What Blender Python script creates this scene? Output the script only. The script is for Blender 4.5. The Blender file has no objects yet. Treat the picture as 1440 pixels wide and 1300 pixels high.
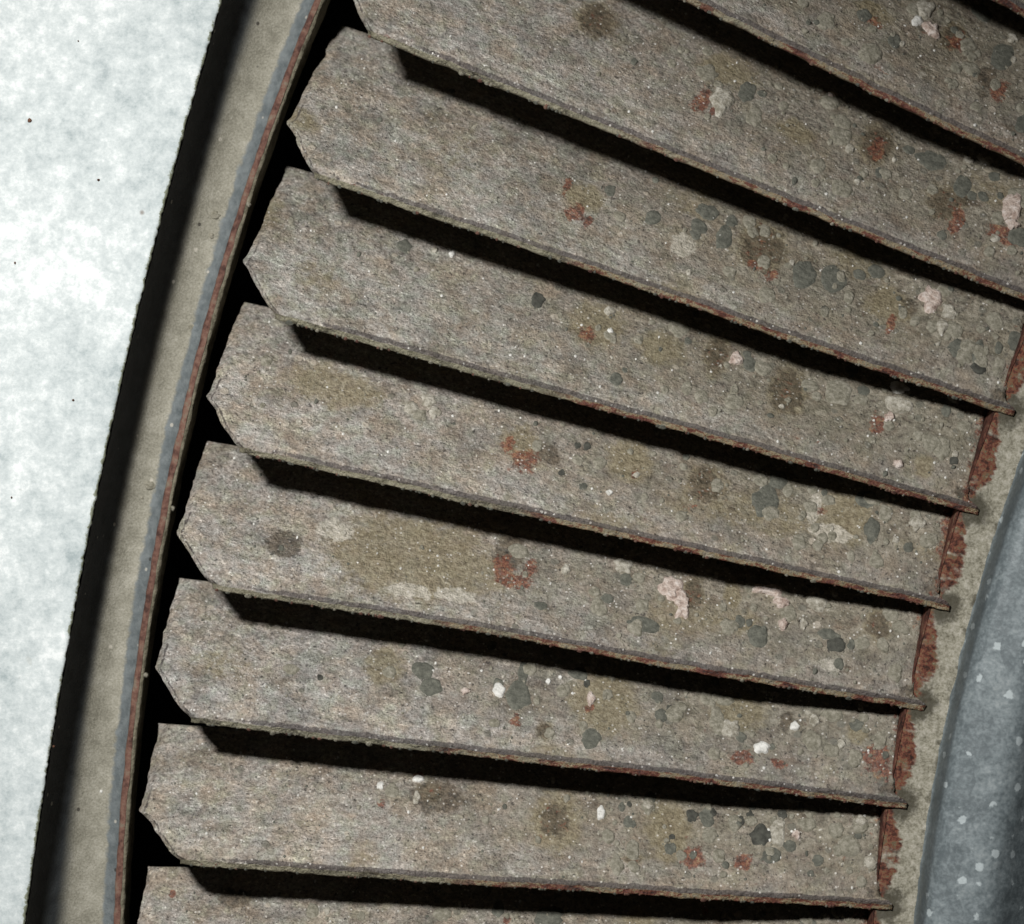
import bpy, math, random
import numpy as np
from mathutils import Vector

# ------------------------------------------------------------------ camera, world, light
S = 1e-4                       # metres per millimetre-tenth unit used below ("u"); 1 u = 0.1 mm
D = 4500.0                     # camera height above the wheel plane, u
scene = bpy.context.scene
C = scene.collection

cam_d = bpy.data.cameras.new("camera")
cam_d.sensor_fit = 'HORIZONTAL'; cam_d.sensor_width = 36.0
cam_d.lens = 36.0 * D / 1440.0
cam_d.clip_start = 0.01; cam_d.clip_end = 50
cam_d.dof.use_dof = True; cam_d.dof.focus_distance = (D + 60) * S; cam_d.dof.aperture_fstop = 16.0
cam = bpy.data.objects.new("camera", cam_d); C.objects.link(cam)
cam.location = (0, 0, D * S)
scene.camera = cam

w = bpy.data.worlds.new("World"); scene.world = w; w.use_nodes = True
w.node_tree.nodes["Background"].inputs[0].default_value = (0.75, 0.85, 1.0, 1)
w.node_tree.nodes["Background"].inputs[1].default_value = 0.007

ld = bpy.data.lights.new("camera_flash", 'SPOT')
ld.energy = 13.0; ld.shadow_soft_size = 0.023; ld.color = (1.0, 0.99, 0.965)
ld.spot_size = math.radians(46); ld.spot_blend = 1.0
lo = bpy.data.objects.new("camera_flash", ld); C.objects.link(lo)
lo.location = ((-700 - 720) * S, (650 + 1170) * S, D * S)
lo.rotation_euler = (Vector(((340 - 720) * S, (650 - 980) * S, 0)) - Vector(lo.location)).to_track_quat('-Z', 'Y').to_euler()

scene.view_settings.view_transform = 'Standard'; scene.view_settings.look = 'None'
scene.view_settings.exposure = 0.0; scene.view_settings.gamma = 1.0

# ------------------------------------------------------------------ helpers
random.seed(4); rng = np.random.default_rng(4)
WCX, WCY = 4000 - 720, 650 - 1455          # wheel axis, u
R_TIP, R_HUB, HUB_DY = 3757.0, 2784.0, -125.0   # the hub ring sits slightly off the vane circle
STEP = 3.058
# angle of each vane above the -X axis, degrees (the spacing is not quite even)
ANG = {-2: 33.0, -1: 29.35, 0: 25.72, 1: 22.10, 2: 18.78, 3: 15.68, 4: 12.70, 5: 9.70, 6: 6.80, 7: 3.73, 8: .70, 9: -2.3}
_ks = sorted(ANG)
def vane_phase(deg):
    return np.interp(-np.asarray(deg), [-ANG[k] for k in _ks], _ks)

def vnoise(x, y, seed=0):
    x = np.asarray(x, float); y = np.asarray(y, float)
    xi = np.floor(x).astype(np.int64); yi = np.floor(y).astype(np.int64)
    fx = x - xi; fy = y - yi
    fx = fx * fx * (3 - 2 * fx); fy = fy * fy * (3 - 2 * fy)
    def h(a, b):
        n = (a * 374761393 + b * 668265263 + seed * 974634777) & 0xffffffff
        n = ((n ^ (n >> 13)) * 1274126177) & 0xffffffff
        n = n ^ (n >> 16)
        return (n & 0xffff) / 32767.5 - 1.0
    return (h(xi, yi) * (1 - fx) + h(xi + 1, yi) * fx) * (1 - fy) + (h(xi, yi + 1) * (1 - fx) + h(xi + 1, yi + 1) * fx) * fy

def fbm(x, y, seed=0, o=3):
    s = 0; a = 1
    for i in range(o):
        s = s + a * vnoise(np.asarray(x) * 2 ** i, np.asarray(y) * 2 ** i, seed + i * 7); a *= .5
    return s / 1.6

def smooth(a, b, x):
    t = np.clip((x - a) / (b - a), 0, 1); return t * t * (3 - 2 * t)

def mesh_obj(name, verts, faces, mat, parent=None, attrs=None, flat=False):
    me = bpy.data.meshes.new(name)
    me.from_pydata([tuple(v) for v in verts], [], faces)
    me.validate(); me.update()
    if not flat:
        me.polygons.foreach_set('use_smooth', [True] * len(me.polygons))
    if attrs:
        for k, a in attrs.items():
            at = me.attributes.new(k, 'FLOAT', 'POINT')
            at.data.foreach_set('value', np.ascontiguousarray(a, dtype=np.float32))
    for m in (mat if isinstance(mat, (list, tuple)) else [mat]):
        me.materials.append(m)
    o = bpy.data.objects.new(name, me); C.objects.link(o)
    if parent: o.parent = parent
    return o

def grid_faces(n, m, off=0, flip=False):
    i, j = np.meshgrid(np.arange(n - 1), np.arange(m - 1), indexing='ij')
    a = off + i * m + j
    q = np.stack([a, a + m, a + m + 1, a + 1], -1).reshape(-1, 4)
    if flip: q = q[:, ::-1]
    return q.tolist()

def thing(name, label, cat, loc=(0, 0, 0), rz=0):
    o = bpy.data.objects.new(name, None); C.objects.link(o)
    o.location = loc; o.rotation_euler = (0, 0, rz); o.empty_display_size = .02
    o['label'] = label; o['category'] = cat
    return o

# ------------------------------------------------------------------ materials
class NT:
    def __init__(s, name):
        s.m = bpy.data.materials.new(name); s.m.use_nodes = True
        s.t = s.m.node_tree; s.n = s.t.nodes; s.l = s.t.links
        s.b = s.n['Principled BSDF']
        s.tc = s.n.new('ShaderNodeTexCoord')
        oi = s.n.new('ShaderNodeObjectInfo')
        vm = s.n.new('ShaderNodeVectorMath'); vm.operation = 'SCALE'; vm.inputs[0].default_value = (3.1, 1.7, .9)
        s.l.new(oi.outputs['Random'], vm.inputs['Scale'])
        ad = s.n.new('ShaderNodeVectorMath'); ad.operation = 'ADD'
        s.l.new(s.tc.outputs['Object'], ad.inputs[0]); s.l.new(vm.outputs[0], ad.inputs[1])
        s.co = ad.outputs[0]
    def link(s, a, b):
        if isinstance(a, (int, float)): b.default_value = a
        elif isinstance(a, tuple): b.default_value = (*a, 1) if len(a) == 3 else a
        else: s.l.new(a, b)
    def map(s, scale=(1, 1, 1), rot=(0, 0, 0)):
        m = s.n.new('ShaderNodeMapping'); m.inputs['Scale'].default_value = scale; m.inputs['Rotation'].default_value = rot
        s.l.new(s.co, m.inputs[0]); return m.outputs[0]
    def noise(s, size, detail=3, rough=.6, dist=0, co=None):     # size in u
        x = s.n.new('ShaderNodeTexNoise'); x.inputs['Scale'].default_value = 1 / (size * S)
        x.inputs['Detail'].default_value = detail; x.inputs['Roughness'].default_value = rough; x.inputs['Distortion'].default_value = dist
        s.l.new(co or s.co, x.inputs['Vector']); return x.outputs['Fac']
    def voro(s, size, out='Distance', feat='F1', co=None, rnd=1):
        x = s.n.new('ShaderNodeTexVoronoi'); x.feature = feat; x.inputs['Scale'].default_value = 1 / (size * S)
        x.inputs['Randomness'].default_value = rnd
        s.l.new(co or s.co, x.inputs['Vector']); return x.outputs[out]
    def ramp(s, f, pts, interp='LINEAR'):
        x = s.n.new('ShaderNodeValToRGB'); x.color_ramp.interpolation = interp
        e = x.color_ramp.elements
        while len(e) < len(pts): e.new(.5)
        for el, (p, c) in zip(e, pts):
            el.position = p; el.color = (*c, 1) if isinstance(c, tuple) else (c, c, c, 1)
        s.link(f, x.inputs[0]); return x.outputs[0]
    def step(s, f, a, b, lo=0., hi=1.):
        x = s.n.new('ShaderNodeMapRange'); x.interpolation_type = 'SMOOTHSTEP'
        s.link(f, x.inputs[0])
        for i, v in enumerate((a, b, lo, hi)): x.inputs[i + 1].default_value = v
        return x.outputs[0]
    def math(s, op, a, b=0.):
        x = s.n.new('ShaderNodeMath'); x.operation = op; s.link(a, x.inputs[0]); s.link(b, x.inputs[1]); return x.outputs[0]
    def mix(s, f, a, b, mode='MIX'):
        x = s.n.new('ShaderNodeMix'); x.data_type = 'RGBA'; x.blend_type = mode
        s.link(f, x.inputs[0]); s.link(a, x.inputs[6]); s.link(b, x.inputs[7]); return x.outputs[2]
    def attr(s, name):
        x = s.n.new('ShaderNodeAttribute'); x.attribute_name = name; return x.outputs['Fac']
    def bump(s, h, dist, strength=1, prev=None):
        x = s.n.new('ShaderNodeBump'); x.inputs['Strength'].default_value = strength; x.inputs['Distance'].default_value = dist * S
        s.link(h, x.inputs['Height'])
        if prev: s.l.new(prev, x.inputs['Normal'])
        return x.outputs[0]
    def out(s, color, rough, nrm=None, metal=0., spec=.4):
        s.link(color, s.b.inputs['Base Color']); s.link(rough, s.b.inputs['Roughness'])
        s.link(metal, s.b.inputs['Metallic']); s.link(spec, s.b.inputs['Specular IOR Level'])
        if nrm: s.l.new(nrm, s.b.inputs['Normal'])
        return s.m

def mask(t, attr, size, lo=.45, hi=.6, amt=.9):
    """attribute mask with its border broken up by noise"""
    n = t.noise(size, 4, .7)
    v = t.math('ADD', t.attr(attr), t.math('MULTIPLY', t.math('SUBTRACT', n, .5), amt))
    return t.step(v, lo, hi)

def make_vane_mat():
    t = NT('weathered_zinc')
    fine = t.noise(3.2, 3, .75)
    grain = t.noise(8.5, 3, .7)
    mid = t.noise(45, 4, .6)
    big = t.noise(170, 3, .55)
    streak = t.noise(8, 4, .7, 0, t.map((.10, 1, 1), (0, 0, math.radians(14))))
    streak2 = t.noise(8, 4, .7, 0, t.map((.12, 1, 1), (0, 0, math.radians(-24))))
    v = t.math('ADD', t.math('MULTIPLY', fine, .42), t.math('MULTIPLY', grain, .26))
    st = t.mix(t.step(big, .42, .58), streak, streak2)
    st = t.mix(t.math('ADD', t.math('MULTIPLY', t.attr('lower'), .7), .12), t.noise(6, 2, .6), st)
    v = t.math('ADD', v, t.math('MULTIPLY', st, .32))
    col = t.ramp(v, [(.33, (.058, .051, .045)), (.43, (.182, .167, .148)), (.55, (.345, .320, .288)), (.71, (.78, .75, .69))])
    col = t.mix(t.step(mid, .38, .66), col, t.mix(1., col, (.95, .88, .78), 'MULTIPLY'))
    chroma = t.noise(24, 3, .6, 0, t.map((1, 1, 1), (.9, .5, .1)))
    tint = t.ramp(chroma, [(.38, (.97, 1.02, .965)), (.5, (1., 1., 1.)), (.62, (1.035, .985, .965))])
    col = t.mix(1., col, tint, 'MULTIPLY')
    lum = t.math('ADD', t.math('MULTIPLY', t.noise(60, 4, .6), .6), t.math('MULTIPLY', t.noise(20, 4, .65), .4))
    col = t.mix(1., col, t.ramp(lum, [(.36, .66), (.5, 1.), (.62, 1.22)]), 'MULTIPLY')
    # silvery flash sheen painted near the free edge and tip
    sil = t.math('MULTIPLY', t.attr('flash_sheen'), t.step(t.noise(22, 4, .7), .3, .62))
    col = t.mix(t.math('MULTIPLY', sil, 1.), col, t.mix(1., col, (1.36, 1.42, 1.48), 'MULTIPLY'))
    # crusting towards the hub, its overall darkening painting in the flash's falloff
    cr = t.math('MULTIPLY', t.attr('crust_falloff'), t.step(t.noise(30, 5, .7), .30, .56))
    col = t.mix(t.attr('crust_falloff'), col, t.mix(1., col, (.82, .80, .78), 'MULTIPLY'))
    wv = t.n.new('ShaderNodeVectorMath'); wv.operation = 'MULTIPLY_ADD'
    nz = t.n.new('ShaderNodeTexNoise'); nz.inputs['Scale'].default_value = 1 / (18 * S); nz.inputs['Detail'].default_value = 3
    t.l.new(t.co, nz.inputs['Vector']); t.l.new(nz.outputs['Color'], wv.inputs[0]); wv.inputs[1].default_value = (24 * S,) * 3; t.l.new(t.co, wv.inputs[2])
    cell = t.voro(36, 'Color', co=wv.outputs[0])
    col = t.mix(t.math('MULTIPLY', t.attr('crust_falloff'), .55), col, t.mix(1., col, t.ramp(cell, [(0., (.72, .74, .66)), (.3, (1., 1., .96)), (.55, (.86, .80, .70)), (.75, (1.25, 1.18, 1.08)), (.9, (.8, .66, .55))], 'CONSTANT'), 'MULTIPLY'))
    col = t.mix(t.math('MULTIPLY', cr, .75), col, t.ramp(t.noise(12, 4, .65), [(.3, (.10, .092, .070)), (.5, (.24, .220, .170)), (.7, (.42, .39, .32))]))
    # small lichen dots
    vd = t.voro(24, 'Distance'); vc = t.voro(24, 'Color')
    dots = t.math('MULTIPLY', t.step(t.math('ADD', vd, t.math('MULTIPLY', grain, .25)), .42, .34), t.step(t.math('ADD', vc, t.math('MULTIPLY', t.attr('crust_falloff'), .22)), .80, .82))
    dcol = t.ramp(t.voro(24, 'Color'), [(0., (.14, .14, .105)), (.5, (.36, .32, .25)), (.62, (.17, .165, .135)), (.85, (.46, .41, .34)), (1., (.55, .44, .38))], 'CONSTANT')
    col = t.mix(t.math('MULTIPLY', dots, .75), col, dcol)
    # dark pits
    pit = t.step(t.noise(5.2, 2, .5), .37, .30)
    col = t.mix(t.math('MULTIPLY', pit, .75), col, (.03, .026, .024))
    redp = t.step(t.noise(9, 3, .6, 0, t.map((1, 1, 1), (.7, .3, .2))), .66, .72)
    col = t.mix(t.math('MULTIPLY', redp, .22), col, (.17, .055, .04))
    # stains with shapes of their own
    ol = mask(t, 'olive', 16, .28, .80, 1.1)
    col = t.mix(t.math('MULTIPLY', ol, .75), col, t.ramp(t.noise(7, 4, .7), [(.3, (.09, .072, .036)), (.5, (.24, .20, .12)), (.7, (.40, .36, .25))]))
    pl = mask(t, 'pale', 10, .42, .6)
    col = t.mix(t.math('MULTIPLY', pl, .7), col, t.ramp(grain, [(.35, (.34, .32, .26)), (.65, (.70, .66, .58))]))
    dk = mask(t, 'dark', 11, .42, .6)
    col = t.mix(t.math('MULTIPLY', dk, .75), col, t.ramp(grain, [(.35, (.022, .018, .014)), (.65, (.16, .125, .085))]))
    ru = t.math('MULTIPLY', mask(t, 'rust', 13, .42, .70, 2.0), t.step(t.noise(6, 3, .7), .30, .48))
    col = t.mix(t.math('MULTIPLY', ru, .85), col, t.ramp(t.noise(9, 5, .75), [(.36, (.045, .020, .014)), (.46, (.13, .045, .030)), (.54, (.24, .080, .048)), (.60, (.30, .17, .09)), (.70, (.42, .32, .19))]))
    # rolled edge: its turned-away shade painted dark, then lip in rust and yellow scale
    bn = t.step(t.math('ADD', t.math('MULTIPLY', t.attr('edge_shade'), 1.1), t.math('MULTIPLY', t.math('SUBTRACT', t.noise(12, 4, .7), .5), 1.5)), .40, .66)
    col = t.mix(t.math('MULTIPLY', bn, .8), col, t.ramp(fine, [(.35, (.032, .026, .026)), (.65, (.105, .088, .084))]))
    lipn = t.noise(15, 5, .75, 0, t.map((.4, 1, 1)))
    lipc = t.ramp(t.math('ADD', t.math('MULTIPLY', lipn, .75), t.math('MULTIPLY', fine, .25)),
                  [(.38, (.040, .020, .016)), (.46, (.15, .048, .032)), (.50, (.17, .090, .05)), (.535, (.33, .28, .17)), (.57, (.14, .115, .085)), (.64, (.38, .34, .25))])
    olc = t.ramp(t.math('ADD', t.math('MULTIPLY', lipn, .6), t.math('MULTIPLY', fine, .4)), [(.38, (.06, .052, .04)), (.47, (.17, .158, .11)), (.54, (.30, .28, .20)), (.60, (.16, .145, .12)), (.68, (.22, .08, .045))])
    lipc = t.mix(t.step(t.math('ADD', t.attr('crust_lip'), t.math('MULTIPLY', t.math('SUBTRACT', t.noise(60, 3, .6), .5), 1.6)), .25, .75), olc, lipc)
    col = t.mix(t.step(t.attr('lip'), .3, .7), col, lipc)
    # specular glints painted as near-white specks
    gl = t.math('MULTIPLY', t.step(t.voro(4.6, 'Color'), .78, .80), t.step(t.voro(4.6), .42, .3))
    gl = t.math('MULTIPLY', gl, t.step(t.attr('lip'), .6, .2))
    col = t.mix(t.math('MULTIPLY', gl, t.step(t.noise(16), .40, .6, .10, .55)), col, (.9, .88, .83))
    rough = t.math('SUBTRACT', t.math('SUBTRACT', .62, t.math('MULTIPLY', gl, .3)), t.math('MULTIPLY', sil, .12))
    b1 = t.bump(t.math('ADD', t.math('MULTIPLY', fine, .3), t.math('MULTIPLY', grain, .9)), 5.0, .62)
    b2 = t.bump(t.math('ADD', t.noise(15, 4, .7), t.math('MULTIPLY', dots, .18)), 11, .6, b1)
    oi = t.n.new('ShaderNodeObjectInfo')
    col = t.mix(1., col, t.ramp(oi.outputs['Random'], [(0., (.93, .93, .91)), (.5, (1.04, 1.02, 1.)), (1., (.97, .98, 1.))]), 'MULTIPLY')
    return t.out(col, rough, b2, t.math('MULTIPLY', sil, .25), .45)

def make_rust_wall():
    t = NT('rusted_hub_wall')
    n = t.noise(20, 5, .7)
    col = t.ramp(n, [(.33, (.025, .015, .012)), (.46, (.075, .03, .022)), (.57, (.15, .06, .042)), (.68, (.22, .16, .10))])
    return t.out(col, .85, t.bump(t.noise(6, 4, .7), 4, .9), 0, .2)

def make_flange_mat():
    t = NT('dusty_flange')
    n = t.noise(9, 4, .7); g = t.noise(3, 2, .6)
    dust = t.ramp(t.math('ADD', t.math('MULTIPLY', n, .6), t.math('MULTIPLY', g, .4)), [(.35, (.15, .138, .10)), (.5, (.33, .31, .245)), (.65, (.50, .47, .40))])
    dk = mask(t, 'dark', 16, .3, .85, 1.5)
    col = t.mix(t.math('MULTIPLY', dk, .85), dust, (.05, .045, .03))
    ru = mask(t, 'rust', 20, .25, .75, 1.2)
    col = t.mix(ru, col, t.ramp(t.noise(8, 4, .7), [(.33, (.03, .018, .014)), (.44, (.085, .034, .024)), (.51, (.17, .060, .040)), (.57, (.20, .11, .06)), (.62, (.10, .085, .055)), (.7, (.28, .23, .15))]))
    return t.out(col, .85, t.bump(n, 4, .5), 0, .2)

def make_galv(name, lo, mi, hi, spec=.5, rough=.42, metal=.35):
    t = NT(name)
    sp = t.voro(38, 'Color', 'F1', t.map((1, 1, 1)))
    n = t.noise(60, 5, .65, .8); f = t.noise(5, 3, .6)
    v = t.math('ADD', t.math('ADD', t.math('MULTIPLY', n, .22), t.math('ADD', t.math('MULTIPLY', f, .28), t.math('MULTIPLY', t.noise(14, 5, .75), .32))), t.math('MULTIPLY', sp, .07))
    col = t.ramp(v, [(.40, lo), (.48, mi), (.57, hi)])
    spots = t.math('MULTIPLY', t.step(t.voro(22, 'Color'), .64, .67), t.step(t.math('ADD', t.voro(22), t.math('MULTIPLY', t.noise(8), .5)), .54, .48))
    col = t.mix(t.math('MULTIPLY', spots, .7), col, tuple(min(1, c * 1.8) for c in hi))
    pit = t.step(t.noise(9, 3, .6), .30, .24)
    col = t.mix(t.math('MULTIPLY', pit, .6), col, tuple(c * .3 for c in lo))
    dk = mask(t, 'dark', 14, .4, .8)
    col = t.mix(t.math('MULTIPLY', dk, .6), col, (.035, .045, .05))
    return t.out(col, t.step(n, .3, .7, rough - .08, rough + .12), t.bump(t.math('ADD', t.math('MULTIPLY', n, .5), t.math('MULTIPLY', f, .5)), 2, .35), metal, spec)

def make_plate_mat():
    t = NT('bright_zinc_sheet')
    n = t.noise(20, 6, .74, .1); b = t.noise(260, 4, .6); f = t.noise(4.5, 3, .65)
    cells = t.voro(30, 'Color', 'SMOOTH_F1')
    v = t.math('ADD', t.math('ADD', t.math('MULTIPLY', n, .42), t.math('MULTIPLY', b, .38)), t.math('ADD', t.math('MULTIPLY', f, .12), t.math('MULTIPLY', cells, .08)))
    col = t.ramp(v, [(.38, (.34, .40, .41)), (.45, (.49, .545, .55)), (.53, (.64, .69, .69)), (.60, (.85, .88, .875))])
    pr = t.step(t.noise(34, 3, .6, 1.5, t.map((1, 1, 1), (.3, .2, .9))), .70, .76)
    col = t.mix(t.math('MULTIPLY', pr, .35), col, (.42, .44, .41))
    fl = t.math('MULTIPLY', t.step(t.voro(60, 'Color'), .80, .81), t.step(t.voro(60), .12, .08))
    col = t.mix(t.math('MULTIPLY', fl, .8), col, (.13, .08, .05))
    dk = mask(t, 'dark', 6, .45, .65, 1.2)
    col = t.mix(t.math('MULTIPLY', dk, .8), col, (.16, .17, .08))
    return t.out(col, .6, t.bump(t.math('ADD', t.math('MULTIPLY', n, .5), t.math('MULTIPLY', f, .4)), 2, .35), 0, .35)

def make_channel_mat():
    t = NT('dusty_channel')
    g = t.noise(3, 3, .7); n = t.noise(30, 4, .6); sl = t.noise(14, 3, .6)
    dust = t.ramp(t.math('ADD', t.math('MULTIPLY', g, .55), t.math('MULTIPLY', n, .45)), [(.36, (.19, .18, .14)), (.5, (.295, .28, .225)), (.64, (.42, .40, .335))])
    zinc = t.ramp(t.noise(14, 3, .6), [(.35, (.105, .122, .128)), (.65, (.18, .20, .205))])
    dust = t.mix(t.step(t.math('ADD', t.attr('side_shade'), t.math('MULTIPLY', t.math('SUBTRACT', n, .5), .25)), .15, .75), dust, t.ramp(n, [(.35, (.022, .025, .027)), (.65, (.045, .050, .052))]))  # painted plate shadow mixed over the dust colour
    m = t.step(t.math('ADD', t.attr('zinc'), t.math('MULTIPLY', t.math('SUBTRACT', sl, .5), .55)), .38, .62)
    col = t.mix(m, dust, zinc)
    sp = t.math('MULTIPLY', t.step(t.voro(16, 'Color'), .80, .81), t.step(t.voro(16), .22, .15))
    col = t.mix(t.math('MULTIPLY', sp, .6), col, (.6, .56, .48))
    pit = t.math('MULTIPLY', t.step(t.voro(22, 'Color', 'F1', t.map((1, 1, 1), (1, .4, 0))), .82, .83), t.step(t.voro(22, 'Distance', 'F1', t.map((1, 1, 1), (1, .4, 0))), .16, .1))
    col = t.mix(t.math('MULTIPLY', pit, .8), col, (.03, .025, .02))
    return t.out(col, .7, t.bump(g, 2.5, .6), 0, .35)

def make_simple(name, ramp_pts, size, bump=4, rough=.85, stretch=None, detail=4):
    t = NT(name)
    n = t.noise(size, detail, .7, 0, t.map(stretch) if stretch else None)
    return t.out(t.ramp(n, ramp_pts), rough, t.bump(t.noise(5, 3, .6), bump, .8), 0, .25)

M_VANE = make_vane_mat(); M_WALL = make_rust_wall(); M_FLANGE = make_flange_mat()
M_HUB = make_galv('galvanised_hub', (.125, .15, .16), (.205, .24, .252), (.31, .345, .352), .4, .5, .08)
M_PLATE = make_plate_mat(); M_CHAN = make_channel_mat()
M_RIMRUST = make_simple('rusty_rim_edge', [(.34, (.06, .03, .024)), (.45, (.13, .065, .05)), (.56, (.19, .105, .078)), (.68, (.2, .16, .12))], 16, 2)
M_RIMLIP = make_simple('pale_rim_lip', [(.32, (.07, .06, .04)), (.5, (.17, .155, .11)), (.68, (.26, .23, .17))], 14, 3)
M_GREY = make_simple('grey_green_lichen', [(.35, (.085, .087, .072)), (.5, (.125, .126, .104)), (.65, (.18, .18, .148))], 9, 3)
M_DARKL = make_simple('dark_grey_lichen', [(.35, (.042, .042, .036)), (.65, (.10, .10, .084))], 10, 2)
M_TAN = make_simple('tan_lichen', [(.35, (.17, .158, .118)), (.5, (.25, .235, .185)), (.65, (.36, .335, .275))], 7, 3.5)
M_PALE = make_simple('pale_crust', [(.35, (.22, .20, .155)), (.5, (.38, .355, .295)), (.65, (.56, .53, .46))], 8, 4)
M_PINK = make_simple('pinkish_crust', [(.35, (.34, .25, .21)), (.5, (.56, .46, .40)), (.65, (.74, .66, .61))], 10, 5)
M_WHITE = make_simple('white_crust', [(.35, (.55, .54, .50)), (.65, (.85, .84, .80))], 9, 3)
M_DARK = make_simple('unlit_void', [(.4, (.012, .012, .012)), (.6, (.02, .019, .018))], 90, 2)
LM = dict(g=M_GREY, d=M_DARKL, t=M_TAN, p=M_PALE, k=M_PINK, w=M_WHITE)
LNAME = dict(g='lichen_patch', d='lichen_patch', t='lichen_patch', p='crust_patch', k='crust_patch', w='crust_patch')

# ------------------------------------------------------------------ the vaned wheel
wheel = thing('vaned_wheel', 'weathered grey metal wheel with slanting lichen-spotted vanes around a galvanised hub', 'wheel',
              (WCX * S, WCY * S, 0))

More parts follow.
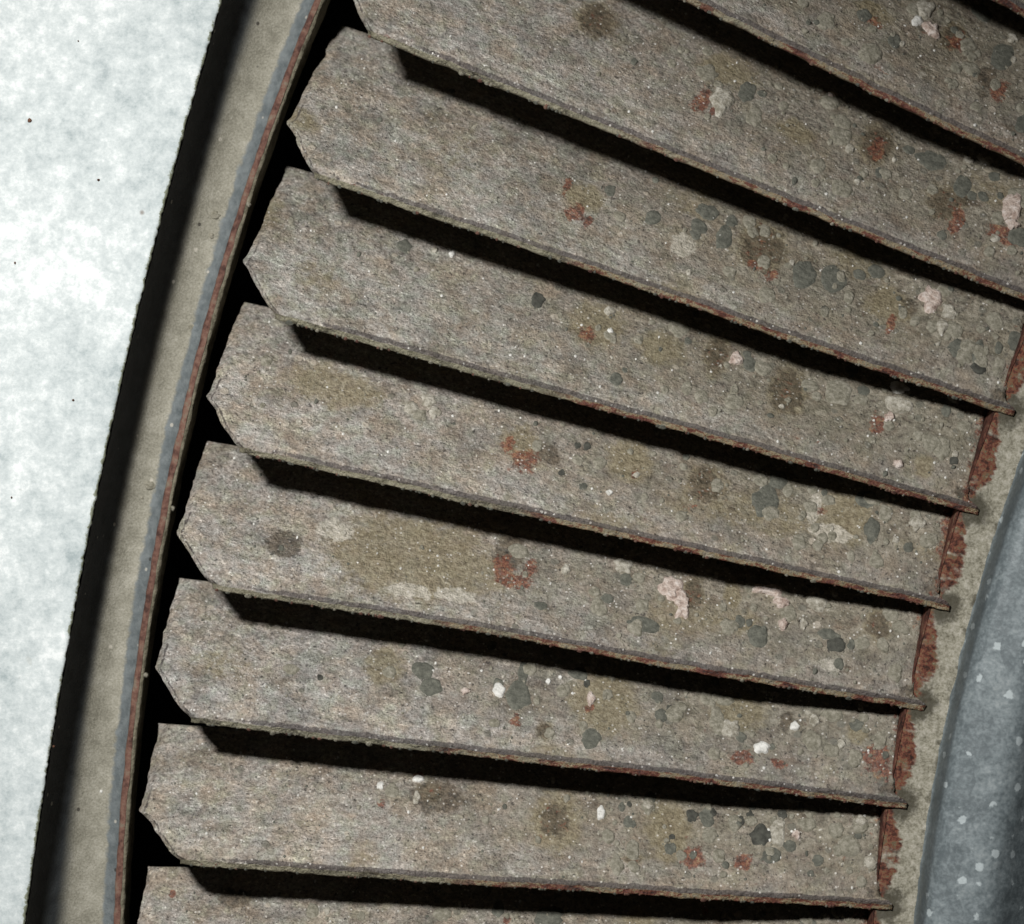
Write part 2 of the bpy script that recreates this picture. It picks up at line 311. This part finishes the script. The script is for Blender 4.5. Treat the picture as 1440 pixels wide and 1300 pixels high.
# lichen, crusts and stains: (x, y, half width, half height, kind), measured across the picture width of 1440
SPOTS = {
 0: [(1230,18,24,13,'O'),(1228,31,14,7,'R'),(1302,15,13,18,'p'),(1308,42,12,15,'k'),(1340,50,16,22,'N'),(1348,60,14,16,'R'),(1380,16,17,16,'g'),(1410,80,17,25,'g'),(1405,128,11,19,'R'),(1425,55,8,8,'p'),(1388,110,14,14,'D'),(1290,30,8,10,'w'),(1345,95,10,9,'t'),(1190,60,8,6,'t')],
 1: [(840,28,26,24,'N'),(838,40,16,14,'D'),(1024,100,36,22,'O'),(988,140,10,22,'R'),(1003,158,8,8,'R'),(1051,130,13,20,'g'),(1018,139,18,25,'p'),(1168,144,14,14,'t'),(1168,134,7,5,'k'),(995,72,9,8,'t'),(958,70,6,6,'t'),(1232,203,20,30,'N'),(1233,212,11,18,'R'),(1310,226,26,17,'g'),(1352,262,14,19,'g'),(1278,211,10,8,'g'),(1195,210,7,7,'p'),(1330,285,24,24,'N'),(1345,310,9,22,'R'),(1425,290,12,20,'k'),(1424,316,10,8,'k'),(1412,330,20,12,'R'),(1325,331,8,7,'g'),(1398,248,9,8,'g'),(1362,225,8,6,'p'),(1120,185,22,14,'O'),(1385,225,10,9,'p')],
 2: [(822,277,25,17,'O'),(796,264,6,14,'R'),(810,300,13,12,'R'),(826,314,4,12,'R'),(858,268,9,10,'g'),(918,306,12,13,'g'),(995,297,17,14,'g'),(1018,335,13,19,'g'),(978,330,8,8,'g'),(1072,348,30,34,'N'),(1060,374,12,10,'R'),(1086,388,10,10,'R'),(1070,335,18,16,'O'),(1132,387,19,21,'g'),(1172,393,20,20,'g'),(1232,382,13,11,'g'),(1209,386,10,9,'g'),(1308,420,14,16,'k'),(1253,458,7,17,'R'),(1345,490,13,13,'g'),(1375,494,13,17,'g'),(1376,519,11,8,'d'),(1335,440,12,10,'p'),(1248,430,28,22,'O'),(1428,480,12,14,'g'),(1400,455,12,10,'t'),(1405,515,9,14,'t'),(1325,460,9,12,'p'),(960,345,16,14,'W')],
 3: [(568,347,11,11,'g'),(612,352,4,4,'p'),(635,358,5,5,'w'),(756,422,11,11,'d'),(840,455,32,28,'O'),(858,438,7,7,'p'),(825,470,10,10,'R'),(858,466,5,5,'w'),(1008,500,17,26,'N'),(1035,505,9,11,'k'),(1055,512,10,13,'g'),(1107,550,22,32,'N'),(1100,545,12,18,'O'),(1180,553,20,18,'t'),(1262,570,20,12,'p'),(1236,597,11,17,'R'),(1250,588,7,8,'k'),(1307,620,6,5,'d'),(1342,648,7,7,'d'),(1326,633,13,17,'t'),(1262,652,7,6,'k'),(1300,655,12,12,'O'),(1215,550,10,8,'g'),(930,490,28,20,'O'),(1265,545,14,9,'w'),(1355,600,11,9,'t'),(1340,560,9,8,'p')],
 4: [(375,508,9,8,'t'),(578,573,10,9,'p'),(603,563,10,8,'p'),(590,583,10,8,'t'),(612,580,8,8,'p'),(733,622,24,18,'O'),(737,648,20,17,'R'),(716,625,7,14,'R'),(770,640,15,13,'D'),(826,628,6,6,'d'),(812,627,5,5,'d'),(790,665,5,5,'d'),(886,648,28,26,'O'),(894,668,6,7,'R'),(857,693,5,4,'w'),(993,682,24,22,'N'),(985,675,14,14,'O'),(1076,706,21,26,'g'),(1070,675,13,10,'t'),(1146,712,8,20,'W'),(1168,750,26,10,'W'),(1188,727,32,34,'O'),(1226,744,12,20,'g'),(1246,722,10,14,'t'),(1277,770,8,9,'g'),(1290,735,12,10,'p'),(470,545,60,22,'O'),(1165,703,11,8,'t'),(1108,690,8,12,'t'),(1225,703,14,8,'t'),(1308,760,12,12,'t')],
 5: [(580,785,105,48,'O'),(400,765,22,18,'D'),(470,745,22,12,'W'),(575,832,26,9,'W'),(640,838,22,9,'W'),(716,778,20,22,'D'),(706,798,14,16,'R'),(722,818,24,11,'R'),(742,803,9,15,'R'),(878,796,14,11,'p'),(881,815,10,9,'g'),(855,842,10,8,'g'),(760,852,11,7,'g'),(796,801,7,7,'p'),(942,826,14,17,'k'),(960,852,12,16,'k'),(975,835,14,18,'N'),(905,880,24,11,'g'),(1080,830,22,10,'k'),(1098,848,13,9,'k'),(1030,838,10,18,'O'),(1165,893,18,8,'g'),(1176,906,13,11,'d'),(1102,878,8,8,'k'),(1131,877,6,9,'p'),(1040,875,8,10,'g'),(1210,905,9,9,'t'),(1150,850,16,10,'p'),(1235,880,16,20,'N'),(1000,806,10,8,'t'),(1170,935,14,8,'W')],
 6: [(408,941,12,7,'t'),(450,953,5,4,'d'),(541,937,24,19,'O'),(548,945,10,8,'t'),(594,943,17,13,'g'),(605,966,16,12,'g'),(735,950,8,18,'g'),(729,980,19,20,'g'),(702,970,10,9,'w'),(814,948,16,9,'g'),(825,962,5,6,'d'),(725,1010,9,9,'R'),(765,1027,11,10,'N'),(850,990,40,36,'O'),(830,983,6,9,'k'),(828,998,6,6,'R'),(771,958,4,4,'w'),(788,953,3,3,'w'),(925,981,10,8,'g'),(930,1007,11,11,'g'),(941,996,5,5,'d'),(695,1017,9,6,'t'),(655,973,6,6,'k'),(1009,1013,12,17,'t'),(1028,1025,12,12,'p'),(1042,1036,9,8,'g'),(1106,1013,11,13,'D'),(1118,1021,7,6,'w'),(1145,1014,7,9,'p'),(1142,1042,14,14,'t'),(1071,1052,11,8,'w'),(1045,1065,17,8,'R'),(1095,1072,12,5,'R'),(1235,1070,22,22,'R'),(1040,1000,32,22,'O'),(1184,1046,6,7,'p'),(1170,1005,16,10,'t'),(1205,1030,12,14,'O'),(1020,985,14,9,'t')],
 7: [(552,1112,11,10,'t'),(588,1096,8,5,'w'),(588,1089,7,4,'R'),(535,1105,5,5,'w'),(615,1122,36,20,'D'),(605,1115,16,10,'N'),(586,1122,6,8,'p'),(539,1132,6,5,'R'),(783,1157,30,32,'O'),(780,1155,20,22,'N'),(845,1144,6,9,'w'),(885,1131,4,4,'d'),(940,1170,26,34,'O'),(945,1177,5,4,'d'),(975,1205,18,12,'R'),(912,1133,8,6,'p'),(890,1208,10,6,'N'),(973,1147,9,8,'d'),(994,1150,12,13,'g'),(1003,1143,6,6,'d'),(1040,1156,7,8,'d'),(1070,1175,17,17,'d'),(1055,1147,6,7,'d'),(1093,1170,11,19,'p'),(1120,1174,6,7,'k'),(1100,1146,8,7,'d'),(1150,1210,9,8,'g'),(1045,1212,14,12,'R'),(1135,1160,14,10,'t'),(1175,1168,12,12,'t'),(1110,1190,10,8,'g'),(1195,1190,16,16,'t'),(1210,1155,10,8,'p'),(1225,1215,10,10,'p')],
 8: [(440,1281,9,11,'t'),(245,1257,5,6,'R'),(508,1288,6,6,'t'),(622,1286,14,9,'t'),(770,1290,22,14,'g'),(712,1291,6,5,'R'),(330,1265,20,12,'D'),(900,1290,20,10,'O')],
}
W0, H0, TH = 213.0, 205.0, 9.0
# vane-to-vane differences in the developed width, like the bent and slightly uneven blades of the original
WID = {-2: 30, -1: 30, 0: 30, 1: 32, 2: 24, 3: 6, 4: -6, 5: -17, 6: -28, 7: -37, 8: -44, 9: -44}

def make_vane(k):
    ang = math.radians(ANG[k])
    root_r = R_HUB + HUB_DY * math.sin(ang)
    # local frame: +x outwards along the vane from its root, +y across towards the deep edge (local z up)
    # outward dir (image up-left for positive ang): (-cos a, sin a); across dir: (sin a, cos a)
    ex = np.array([-math.cos(ang), math.sin(ang)]); ey = np.array([math.sin(ang), math.cos(ang)])
    W = W0 + WID[k]; sd = 31 * (k + 5)
    LEN = R_TIP - root_r + vnoise(k * 3.3, 1.7, 5) * 4

    def zfun(x, v):
        q = np.clip(v, 0, None) / W0
        twist = .50 + .50 * smooth(-40, 260, x)
        z = -H0 * (0.80 * q + 0.20 * q * q) * twist
        z = z + 2.6 * fbm(x / 90, v / 60, sd) + .8 * fbm(x / 14, v / 14, sd + 3)
        z = z - 7.0 * np.clip(1 - v / 11.0, 0, 1.6) ** 2
        return z
    def bow(x):           # the free edge is not perfectly straight
        return 3.0 * vnoise(x / 310, 0.5, sd + 1) + 1.2 * vnoise(x / 23, 1.5, sd + 2) + .9 * vnoise(x / 6.5, 2.5, sd + 4)
    def outline(v):       # outer end as a function of v : chamfered corner
        v = np.asarray(v, float)
        t = np.clip(v / 60, 0, 1)
        e = 64 * (np.clip(v / 60, 0, 1) ** .84) - np.clip(v - 64, 0, None) * .05
        e = e + (1.8 + 2.2 * vnoise(k * 5.1, 2.2, 8)) * np.exp(-((v - 59) / 6.0) ** 2) + 2.2 * vnoise(v / 22, k * 1.7, sd + 7)
        return LEN + e + 1.6 * vnoise(v / 9, k + .5, sd + 5) + .9 * vnoise(v / 4, k + .5, sd + 6)

    NV, NU = 66, 250
    tv = np.linspace(0, 1, NV)
    vs = np.concatenate([[-6.0, -4.0, -1.2, 0.6, 2.5, 5, 8, 11, 15], np.linspace(20, W, NV - 9)])
    tu = np.linspace(0, 1, NU); tu = 1 - (1 - tu) ** 1.25
    V, T = np.meshgrid(vs, tu, indexing='ij')
    x0 = -6.0 - 20 * (1 - smooth(2, 15, V)) + 1.5 * vnoise(V / 5, k + .5, sd + 30)
    X = x0 + (outline(np.clip(V, 0, None)) - x0) * T
    Vr = V + bow(X) * np.clip(1 - V / 60, 0, 1)
    Z = zfun(X, np.clip(V, 0, None))
    # the lip left by shearing: a small ledge beyond the rolled edge
    Z = np.where(V < 0, Z - 0.25 * (-V) + .9 * fbm(X / 7, V / 3, sd + 8), Z)
    # rounded outer rim
    dl = (outline(np.clip(V, 0, None)) - X)
    Z = Z - 9.0 * np.clip(1 - dl / 12.0, 0, 1) ** 1.3
    Zb = zfun(X, np.clip(V, 0, None)) - TH - 3.0
    Yb = Vr
    top = np.stack([X, Vr, Z], -1).reshape(-1, 3); bot = np.stack([X, Yb, np.minimum(Zb, Z - 4)], -1).reshape(-1, 3)
    n = NV * NU
    F = grid_faces(NV, NU, 0, True) + grid_faces(NV, NU, n, False)
    def strip(idx, flip):
        r = []
        for a, b in zip(idx[:-1], idx[1:]):
            q = [a, b, b + n, a + n]; r.append(q[::-1] if flip else q)
        return r
    i0 = [j for j in range(NU)]; i1 = [(NV - 1) * NU + j for j in range(NU)]
    l0 = [i * NU for i in range(NV)]; l1 = [i * NU + NU - 1 for i in range(NV)]
    F += strip(i0, True) + strip(i1, False) + strip(l0, False) + strip(l1, True)
    verts = np.concatenate([top, bot]) * S

    # image-picture measurements -> vane coordinates
    base = np.array([WCX, WCY]) + ex * root_r
    def to_local(px, py):
        z = 0.0
        for _ in range(8):
            f = (D - z) / D
            p = np.array([(px - 720) * f, (650 - py) * f]) - base
            x, v = float(p @ ex), float(p @ ey)
            z = float(zfun(x, max(v, 0)))
        return x, v
    A = {a: np.zeros((NV, NU)) for a in ('rust', 'olive', 'dark', 'pale')}
    Wx = X + 5 * fbm(X / 13, V / 13, sd + 20); Wv = V + 5 * fbm(X / 13, V / 13, sd + 21)
    lumps = []
    for (px, py, rx, ry, kd) in SPOTS.get(k, []):
        x, v = to_local(px, py)
        if kd in 'RONDW':
            d = np.sqrt(((Wx - x) / rx) ** 2 + ((Wv - v) / ry) ** 2)
            g = np.clip(1.3 - .75 * d, 0, 1) if kd == 'R' else np.clip(1.35 - .68 * d, 0, 1)
            for nm, wt in {'R': [('rust', 1.)], 'O': [('olive', 1.)], 'N': [('olive', 1.), ('dark', .80), ('rust', .36)], 'D': [('dark', .85)], 'W': [('pale', 1.)]}[kd]:
                A[nm] = np.maximum(A[nm], g * wt)
        else:
            lumps.append((x, v, rx, ry, kd))
    crust_falloff = smooth(.15, .9, 1 - X / LEN) * (.25 + .75 * smooth(15, 80, V))
    flash_sheen = smooth(.35, .95, X / LEN) * (1 - .5 * smooth(60, 150, V)) + .9 * np.exp(-((V - 26) / 20) ** 2) * smooth(.05, .6, X / LEN)
    edge_shade = np.clip(1 - np.abs(V - 5.0) / 5.5, 0, 1) ** .6 * (.35 + .65 * smooth(10, 160, LEN - X))
    edge_shade = np.maximum(edge_shade, .62 * np.clip(1 - np.abs(dl - 8) / 5, 0, 1) * (V < 95))
    lip = (V < 1.0) * 1.0
    # rust creeping from the lip on to the face, heavier towards the hub
    edge_r = np.clip(1 - V / 7, 0, 1) * (.22 + .45 * vnoise(X / 45, k + .5, sd + 9) + .25 * smooth(.45, 1, 1 - X / LEN))
    A['rust'] = np.maximum(A['rust'], edge_r)
    A['rust'] = np.maximum(A['rust'], .75 * np.clip(1 - (X + 2) / 22, 0, 1) * (vnoise(V / 40, .5, sd + 10) * .5 + .5))
    A['dark'] = np.maximum(A['dark'], .8 * np.clip(1 - (X - 6) / 26, 0, 1) * np.clip(1 - np.abs(V - 18) / 22, 0, 1))
    A['dark'] = np.maximum(A['dark'], (.40 + .25 * smooth(.5, .1, X / LEN)) * smooth(.50, .95, vnoise(X / 50, V / 34, sd + 12)))
    A['rust'] = np.maximum(A['rust'], .62 * smooth(.72, 1, vnoise(X / 44, V / 30, sd + 15)) * smooth(.7, .2, X / LEN))
    A['pale'] = np.maximum(A['pale'], .55 * smooth(.6, 1, vnoise(X / 48, V / 26, sd + 16)) * smooth(.75, .2, X / LEN))
    A['olive'] = np.maximum(A['olive'], .62 * smooth(.35, .9, vnoise(X / 120, V / 70, sd + 13)))
    att = dict(A, crust_falloff=crust_falloff, flash_sheen=np.clip(flash_sheen, 0, 1), edge_shade=edge_shade, lip=lip, crust_lip=smooth(.1, .75, 1 - X / LEN), lower=1 - smooth(40, 130, V))
    att = {a: np.concatenate([m.ravel(), m.ravel()]) for a, m in att.items()}
    o = mesh_obj('vane', verts, F, M_VANE, wheel, att)
    o.location = (base[0] * S - wheel.location.x, base[1] * S - wheel.location.y, 0)
    o.rotation_euler = (0, 0, math.atan2(ex[1], ex[0]))
    # ex x ey must be right-handed in the object frame; mirror y if needed
    if ex[0] * ey[1] - ex[1] * ey[0] < 0:
        o.scale = (1, -1, 1)

    def blob(x, v, rx, ry, hgt, seed, rag=.22, n=22, rings=5):
        vv, ff = [], []
        P = [(x, v, hgt)]
        th = np.arange(n) / n * 2 * np.pi
        rr = 1 + rag * fbm(np.cos(th) * 1.6 + seed, np.sin(th) * 1.6 + seed * .7, seed % 97, 4) + .05 * vnoise(np.arange(n) * .9, seed * .37, 12)
        for i in range(1, rings + 1):
            q = i / rings
            prof = hgt * (1 - q ** 5) * (1 + .12 * math.sin(q * 5 + seed)) if i < rings else -2.5
            for j in range(n):
                r = q * rr[j] if i < rings else rr[j] * 1.03
                P.append((x + rx * r * math.cos(th[j]), v + ry * r * math.sin(th[j]), prof + (.12 * hgt * vnoise(i * 1.7 + seed, j * .9, 3) if i < rings else 0)))
        P = np.array(P)
        z = zfun(P[:, 0], np.clip(P[:, 1], 0, None)) + P[:, 2] * 1.25
        y = P[:, 1] + P[:, 2] * .55
        vv = np.stack([P[:, 0], y, z], -1)
        for j in range(n): ff.append((0, 1 + j, 1 + (j + 1) % n))
        for i in range(rings - 1):
            a = 1 + i * n
            for j in range(n): ff.append((a + j, a + n + j, a + n + (j + 1) % n, a + (j + 1) % n))
        return vv, ff
    r3 = random.Random(50 + k)
    for _ in range(30 if 0 <= k <= 8 else 8):
        u = r3.random() ** 1.4 * .58; s_ = r3.uniform(5, 9.5) if r3.random() < .6 else r3.uniform(9, 15)
        lumps.append((18 + u * LEN, r3.uniform(30, 150), s_ * r3.uniform(.8, 1.2), s_ * r3.uniform(.8, 1.2), r3.choice('tttttggtt')))
    for q, (x, v, rx, ry, kd) in enumerate(lumps):
        if v < 4: continue
        v = min(v, W - ry)
        hgt = {'g': 1.1, 'd': 1.4, 't': 2.1, 'p': 3.6, 'k': 5.0, 'w': 3.4}[kd] * (.7 + .3 * min(rx, 20) / 12)
        vv, ff = blob(x, v, rx * 1.1, ry * 1.1, hgt, q * 13 + k * 57 + 5, {'g': .34, 'd': .4, 't': .32, 'p': .5, 'k': .75, 'w': .4}[kd])
        mesh_obj(LNAME[kd], vv * S, ff, LM[kd], o)
    # crumbs and tiny thalli too many to count, thicker towards the hub
    vv, ff, mi = [], [], []
    nc = 430; cnt = 0
    r2 = random.Random(900 + k)
    while cnt < nc:
        u = r2.random() ** 1.5; x = 6 + u * (LEN + 20); v = r2.uniform(10, W - 8)
        if x > outline(v) - 6: continue
        if r2.random() > .35 + .65 * (v / W): continue
        s = r2.uniform(1.1, 2.4) if r2.random() < (.80 if u < .45 else .95) else r2.uniform(2.8, 6.5)
        a, f = blob(x, v, s * r2.uniform(.8, 1.3), s * r2.uniform(.8, 1.3), min(s * .55, 2.4), cnt, .4, 9, 3)
        off = len(vv); vv.extend(a.tolist()); ff.extend([tuple(i + off for i in p) for p in f])
        mi.extend([r2.choice([0, 0, 0, 0, 1, 1, 2, 2, 2, 3] if s > 2.7 else [0, 1, 2, 2, 3, 4])] * len(f)); cnt += 1
    # scale flakes hanging on the sheared edge
    for q in range(70):
        x = r2.uniform(4, LEN - 2); s = r2.uniform(.7, 1.8) * (1.8 if r2.random() < .05 else 1)
        a, f = blob(x, 0, s * r2.uniform(1, 2.4), s, s * .6, q + 400, .4, 7, 2)
        a[:, 1] = -5.5 + (a[:, 1]) * 1.0 + float(bow(np.array(x))) ; a[:, 2] -= 1
        off = len(vv); vv.extend(a.tolist()); ff.extend([tuple(i + off for i in p) for p in f]); mi.extend([r2.choice([1, 1, 2, 5, 5])] * len(f))
    c = mesh_obj('crumbs', np.array(vv) * S, ff, [M_TAN, M_GREY, M_TAN, M_PALE, M_WHITE, M_RIMRUST], o)
    c.data.polygons.foreach_set('material_index', mi); c['kind'] = 'stuff'
    return o

for k in range(-2, 10):
    make_vane(k)

# hub rings, swept about the wheel axis from profiles (r, z)
def sweep(name, prof, a0, a1, n, mat, parent, attrf=None, cx=0., cy=0., wob=0., rf=None, subdiv=1, seed=0):
    prof = np.array(prof, float)
    if subdiv > 1:
        t = np.arange(len(prof)); tt = np.linspace(0, len(prof) - 1, (len(prof) - 1) * subdiv + 1)
        prof = np.stack([np.interp(tt, t, prof[:, 0]), np.interp(tt, t, prof[:, 1])], -1)
    A = np.radians(np.linspace(a0, a1, n))
    PI_, AA = np.meshgrid(np.arange(len(prof)), A, indexing='ij')
    R = prof[PI_, 0]; Z = prof[PI_, 1]
    if rf is not None: R, Z = rf(R, Z, AA, PI_)
    if wob: R = R + wob * fbm(AA * 180, PI_ * .35, seed, 4); Z = Z + wob * .7 * fbm(AA * 150 + 9, PI_ * .5, seed + 3, 3)
    X = -R * np.cos(AA) + cx; Y = R * np.sin(AA) + cy
    v = np.stack([X, Y, Z], -1).reshape(-1, 3) * S
    at = attrf(R, Z, AA, PI_) if attrf else None
    if at: at = {a: np.broadcast_to(m, R.shape).ravel() for a, m in at.items()}
    return mesh_obj(name, v, grid_faces(len(prof), n), mat, parent, at)

def flange_attr(R, Z, A, P):
    ph = vane_phase(np.degrees(np.arctan2(R * np.sin(A) + HUB_DY, R * np.cos(A))))
    f = ph - np.floor(ph)                       # 0 at a vane root, rising below it
    root = np.exp(-(np.minimum(f, 1 - f) / .22) ** 2)
    edge = np.clip((R - (2789 - (9 + 27 * np.sin(np.pi * f ** 1.2) ** .8) * (1 + .16 * fbm(A * 170, .3, 79, 4)) + 3 * vnoise(A * 1100, .5, 80))) / 9, 0, 1)
    rust = edge * (.82 + .3 * vnoise(A * 260, .5, 77)) + .2 * vnoise(A * 900, R / 9, 78)
    dark = np.maximum(root * np.clip((R - 2728) / 30, 0, 1), .55 * np.clip((2742 - R) / 12, 0, 1) * (vnoise(A * 300, .5, 91) > 0))
    return dict(rust=rust, dark=dark)
HA0, HA1 = -8, 34
sweep('hub_wall', [(2785, -13), (2787.5, -18), (2788, -60), (2788, -320)], HA0, HA1, 900, M_WALL, wheel, cy=HUB_DY, wob=.8, subdiv=4)
sweep('hub_flange', [(2718, -9), (2736, -10.5), (2752, -12), (2768, -12), (2780, -12.5), (2786, -16)], HA0, HA1, 1400, M_FLANGE, wheel, flange_attr, cy=HUB_DY, wob=1.0, subdiv=4, seed=3)
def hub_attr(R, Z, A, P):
    return dict(dark=.85 * np.exp(-((R - 2722) / 7) ** 2) + .45 * smooth(2626, 2614, R))  # bevel darkened; shade of the slope facing away painted dark
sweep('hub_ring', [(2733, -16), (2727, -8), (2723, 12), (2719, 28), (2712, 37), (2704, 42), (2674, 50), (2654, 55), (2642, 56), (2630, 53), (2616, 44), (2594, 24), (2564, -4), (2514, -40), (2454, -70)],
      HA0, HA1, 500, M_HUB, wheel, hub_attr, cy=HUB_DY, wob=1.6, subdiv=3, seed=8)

# ------------------------------------------------------------------ outer casing ring
casing = thing('casing_ring', 'dusty beige channel ring with a rusty inner rim, between bright plate and vane tips', 'ring', (WCX * S, WCY * S, -.0135))
pts = np.array([(310, 0), (245, 217), (193, 434), (144, 651), (100, 868), (63, 1083), (32, 1300)], float)
PZ = -30.0
fz = (D - PZ) / D
q = np.stack([(pts[:, 0] - 720) * fz, (650 - pts[:, 1]) * fz], -1)
M_ = np.c_[2 * q, np.ones(len(q))]; sol = np.linalg.lstsq(M_, (q ** 2).sum(1), rcond=None)[0]
PCX, PCY = sol[0], sol[1]; PR = math.sqrt(sol[2] + PCX ** 2 + PCY ** 2)
def plate_r(A):       # distance from the wheel axis to the plate's edge at angle A
    dx, dy = -np.cos(A), np.sin(A)
    ox, oy = WCX - PCX, WCY - PCY
    b = ox * dx + oy * dy; c = ox * ox + oy * oy - PR * PR
    return -b + np.sqrt(b * b - c)
ZF = -155.0
# profile parameters: first points measured from the rim, last ones from the plate edge
cp = [(3854, -130), (3857, -137), (3862, -145), (3870, -151), (3880, ZF)]
RAD = 70.0
def chan_rf(R, Z, A, P):
    n0 = len(cp); out_r = R.copy(); out_z = Z.copy()
    pr = plate_r(A) - 72
    t = (P - (n0 - 1)) / 22.0
    th = np.clip(t, 0, 1) * np.pi / 2
    r = 3882 + (pr + RAD - 3882) * np.sin(th); z = ZF + 108 * (1 - np.cos(th))
    base = np.where(P == n0 - 1, 3866, 0)
    sel = P >= n0
    out_r = np.where(sel, r, R); out_z = np.where(sel, z, Z)
    out_z = np.where(P > n0 + 22, ZF + 109, out_z)
    out_r = np.where(P > n0 + 22, pr + RAD + 12, out_r); out_r = np.where(P > n0 + 23, pr + 110, out_r)
    return out_r, out_z
prof = cp + [(3884 + i, ZF) for i in range(25)]
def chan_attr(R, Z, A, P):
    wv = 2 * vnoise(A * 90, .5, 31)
    side_shade = np.clip((np.sin(np.clip((P - (len(cp) - 1)) / 22.0, 0, 1) * np.pi / 2) - .38) / .42, 0, 1)   # plate's shadow painted near-black up the steep wall, fading out on the floor
    return dict(side_shade=side_shade, zinc=np.clip((3877 + wv - R) / 13, -.5, 1) * .5 + .5)
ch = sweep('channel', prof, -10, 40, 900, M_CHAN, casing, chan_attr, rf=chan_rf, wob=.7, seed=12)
rim = sweep('rim_edge', [(3857.5, -141), (3858.5, -130), (3857, -125.5), (3853, -124), (3849, -124.5)], -10, 40, 1600, M_RIMRUST, casing, wob=1.5, subdiv=2, seed=15)
lp = sweep('rim_lip', [(3850.5, -126), (3849, -125.5), (3845, -127), (3843.6, -131), (3844, -200), (3852, -260)], -10, 40, 1600, M_RIMLIP, casing, wob=1.2, subdiv=2, seed=18)
for o in (ch, rim, lp): o.location.z = .0135
# crusts of dirt stuck in the channel
def crumb(name, px, py, z, r, hgt, mat, parent, n=14):
    f = (D - z) / D; x, y = (px - 720) * f, (650 - py) * f
    V, F = [(0, 0, hgt)], []
    for i, q_ in enumerate((.45, .8, 1.)):
        for j in range(n):
            a = j / n * 2 * math.pi; rr = r * q_ * (1 + .35 * float(vnoise(math.cos(a) * 2 + px, math.sin(a) * 2 + py, 5)))
            V.append((rr * math.cos(a), rr * math.sin(a), (hgt * (1 - q_ ** 3) + .35 * hgt * float(vnoise(i * 3.1 + px, j * 1.1, 9))) if q_ < 1 else -2))
    for j in range(n): F.append((0, 1 + j, 1 + (j + 1) % n))
    for i in range(2):
        for j in range(n):
            a = 1 + i * n; F.append((a + j, a + n + j, a + n + (j + 1) % n, a + (j + 1) % n))
    o = mesh_obj(name, np.array(V) * S, F, mat, parent)
    o.location = (x * S - parent.location.x, y * S - parent.location.y, z * S - parent.location.z)
    return o
for (px, py, r, hh, m) in [(302, 303, 8, 4, M_TAN), (297, 332, 5, 3, M_TAN), (263, 365, 5, 2, M_TAN), (278, 327, 3, 2, M_WHITE), (210, 683, 9, 4, M_TAN), (199, 700, 4, 2, M_TAN),
                           (271, 460, 6, 2, M_TAN), (142, 1113, 3, 2, M_WHITE), (198, 810, 4, 2, M_TAN), (340, 165, 4, 2, M_TAN), (105, 1075, 5, 2, M_TAN), (362, 72, 3, 2, M_WHITE)]:
    crumb('dirt_crumb', px, py, ZF, r, hh, m, casing)
for (px, py) in [(349, 288), (243, 715), (205, 950)]:
    crumb('dirt_crumb', px, py, -126, 4, 4, M_TAN, casing, 10)

# ------------------------------------------------------------------ bright galvanised cover plate
plate = thing('cover_plate', 'bright galvanised sheet plate with a long curved edge, left of the dusty channel', 'metal plate', (PCX * S, PCY * S, PZ * S))
PA0, PA1 = -16, 30
NA = 1500
A = np.radians(np.linspace(PA0, PA1, NA))
rows = [(-1.0, -9), (-2.6, -4), (-1.2, -.8), (1.5, 0), (5, 0), (12, 0), (30, 0), (80, 0), (180, 0), (400, 0), (800, 0)]
V = []; dk = []
for i, (dr, z) in enumerate(rows):
    j = 1.5 * fbm(A * 1500, i * .4, 41, 4) + .9 * vnoise(A * 3500, i * .3, 44) if dr < 20 else 0 * A
    r = PR + dr + j
    V.append(np.stack([-r * np.cos(A), r * np.sin(A), np.full(NA, float(z)) + (1.5 * fbm(A * 60, dr / 120., 50) if dr > 8 else 0)], -1))
    dk.append(np.full(NA, {0: 1., 1: .95, 2: .8, 3: .5, 4: .25}.get(i, 0.)) * (.72 + .3 * vnoise(A * 500, i * .4, 46)))
# underside
for (dr, z) in [(800, -10), (-1, -10)]:
    r = PR + dr + 0 * A
    V.append(np.stack([-r * np.cos(A), r * np.sin(A), np.full(NA, float(z))], -1)); dk.append(0 * A)
V = np.concatenate(V) * S
sheet = mesh_obj('zinc_sheet', V, grid_faces(len(rows) + 2, NA, 0), M_PLATE, plate, {'dark': np.concatenate(dk)})
for (px, py, r) in [(41, 170, 3.5), (138, 253, 2.2), (21, 370, 2), (103, 563, 2.2), (16, 700, 1.5), (75, 1050, 2), (110, 58, 1.5)]:
    m = make_simple('brown_fleck', [(.4, (.05, .02, .012)), (.6, (.16, .08, .05))], 4) if px == 41 else bpy.data.materials['brown_fleck']
    crumb('dirt_fleck', px, py, PZ + .6, r, 1.5, m, plate, 8)

# ------------------------------------------------------------------ near-black sheet painting the unlit void behind the vanes
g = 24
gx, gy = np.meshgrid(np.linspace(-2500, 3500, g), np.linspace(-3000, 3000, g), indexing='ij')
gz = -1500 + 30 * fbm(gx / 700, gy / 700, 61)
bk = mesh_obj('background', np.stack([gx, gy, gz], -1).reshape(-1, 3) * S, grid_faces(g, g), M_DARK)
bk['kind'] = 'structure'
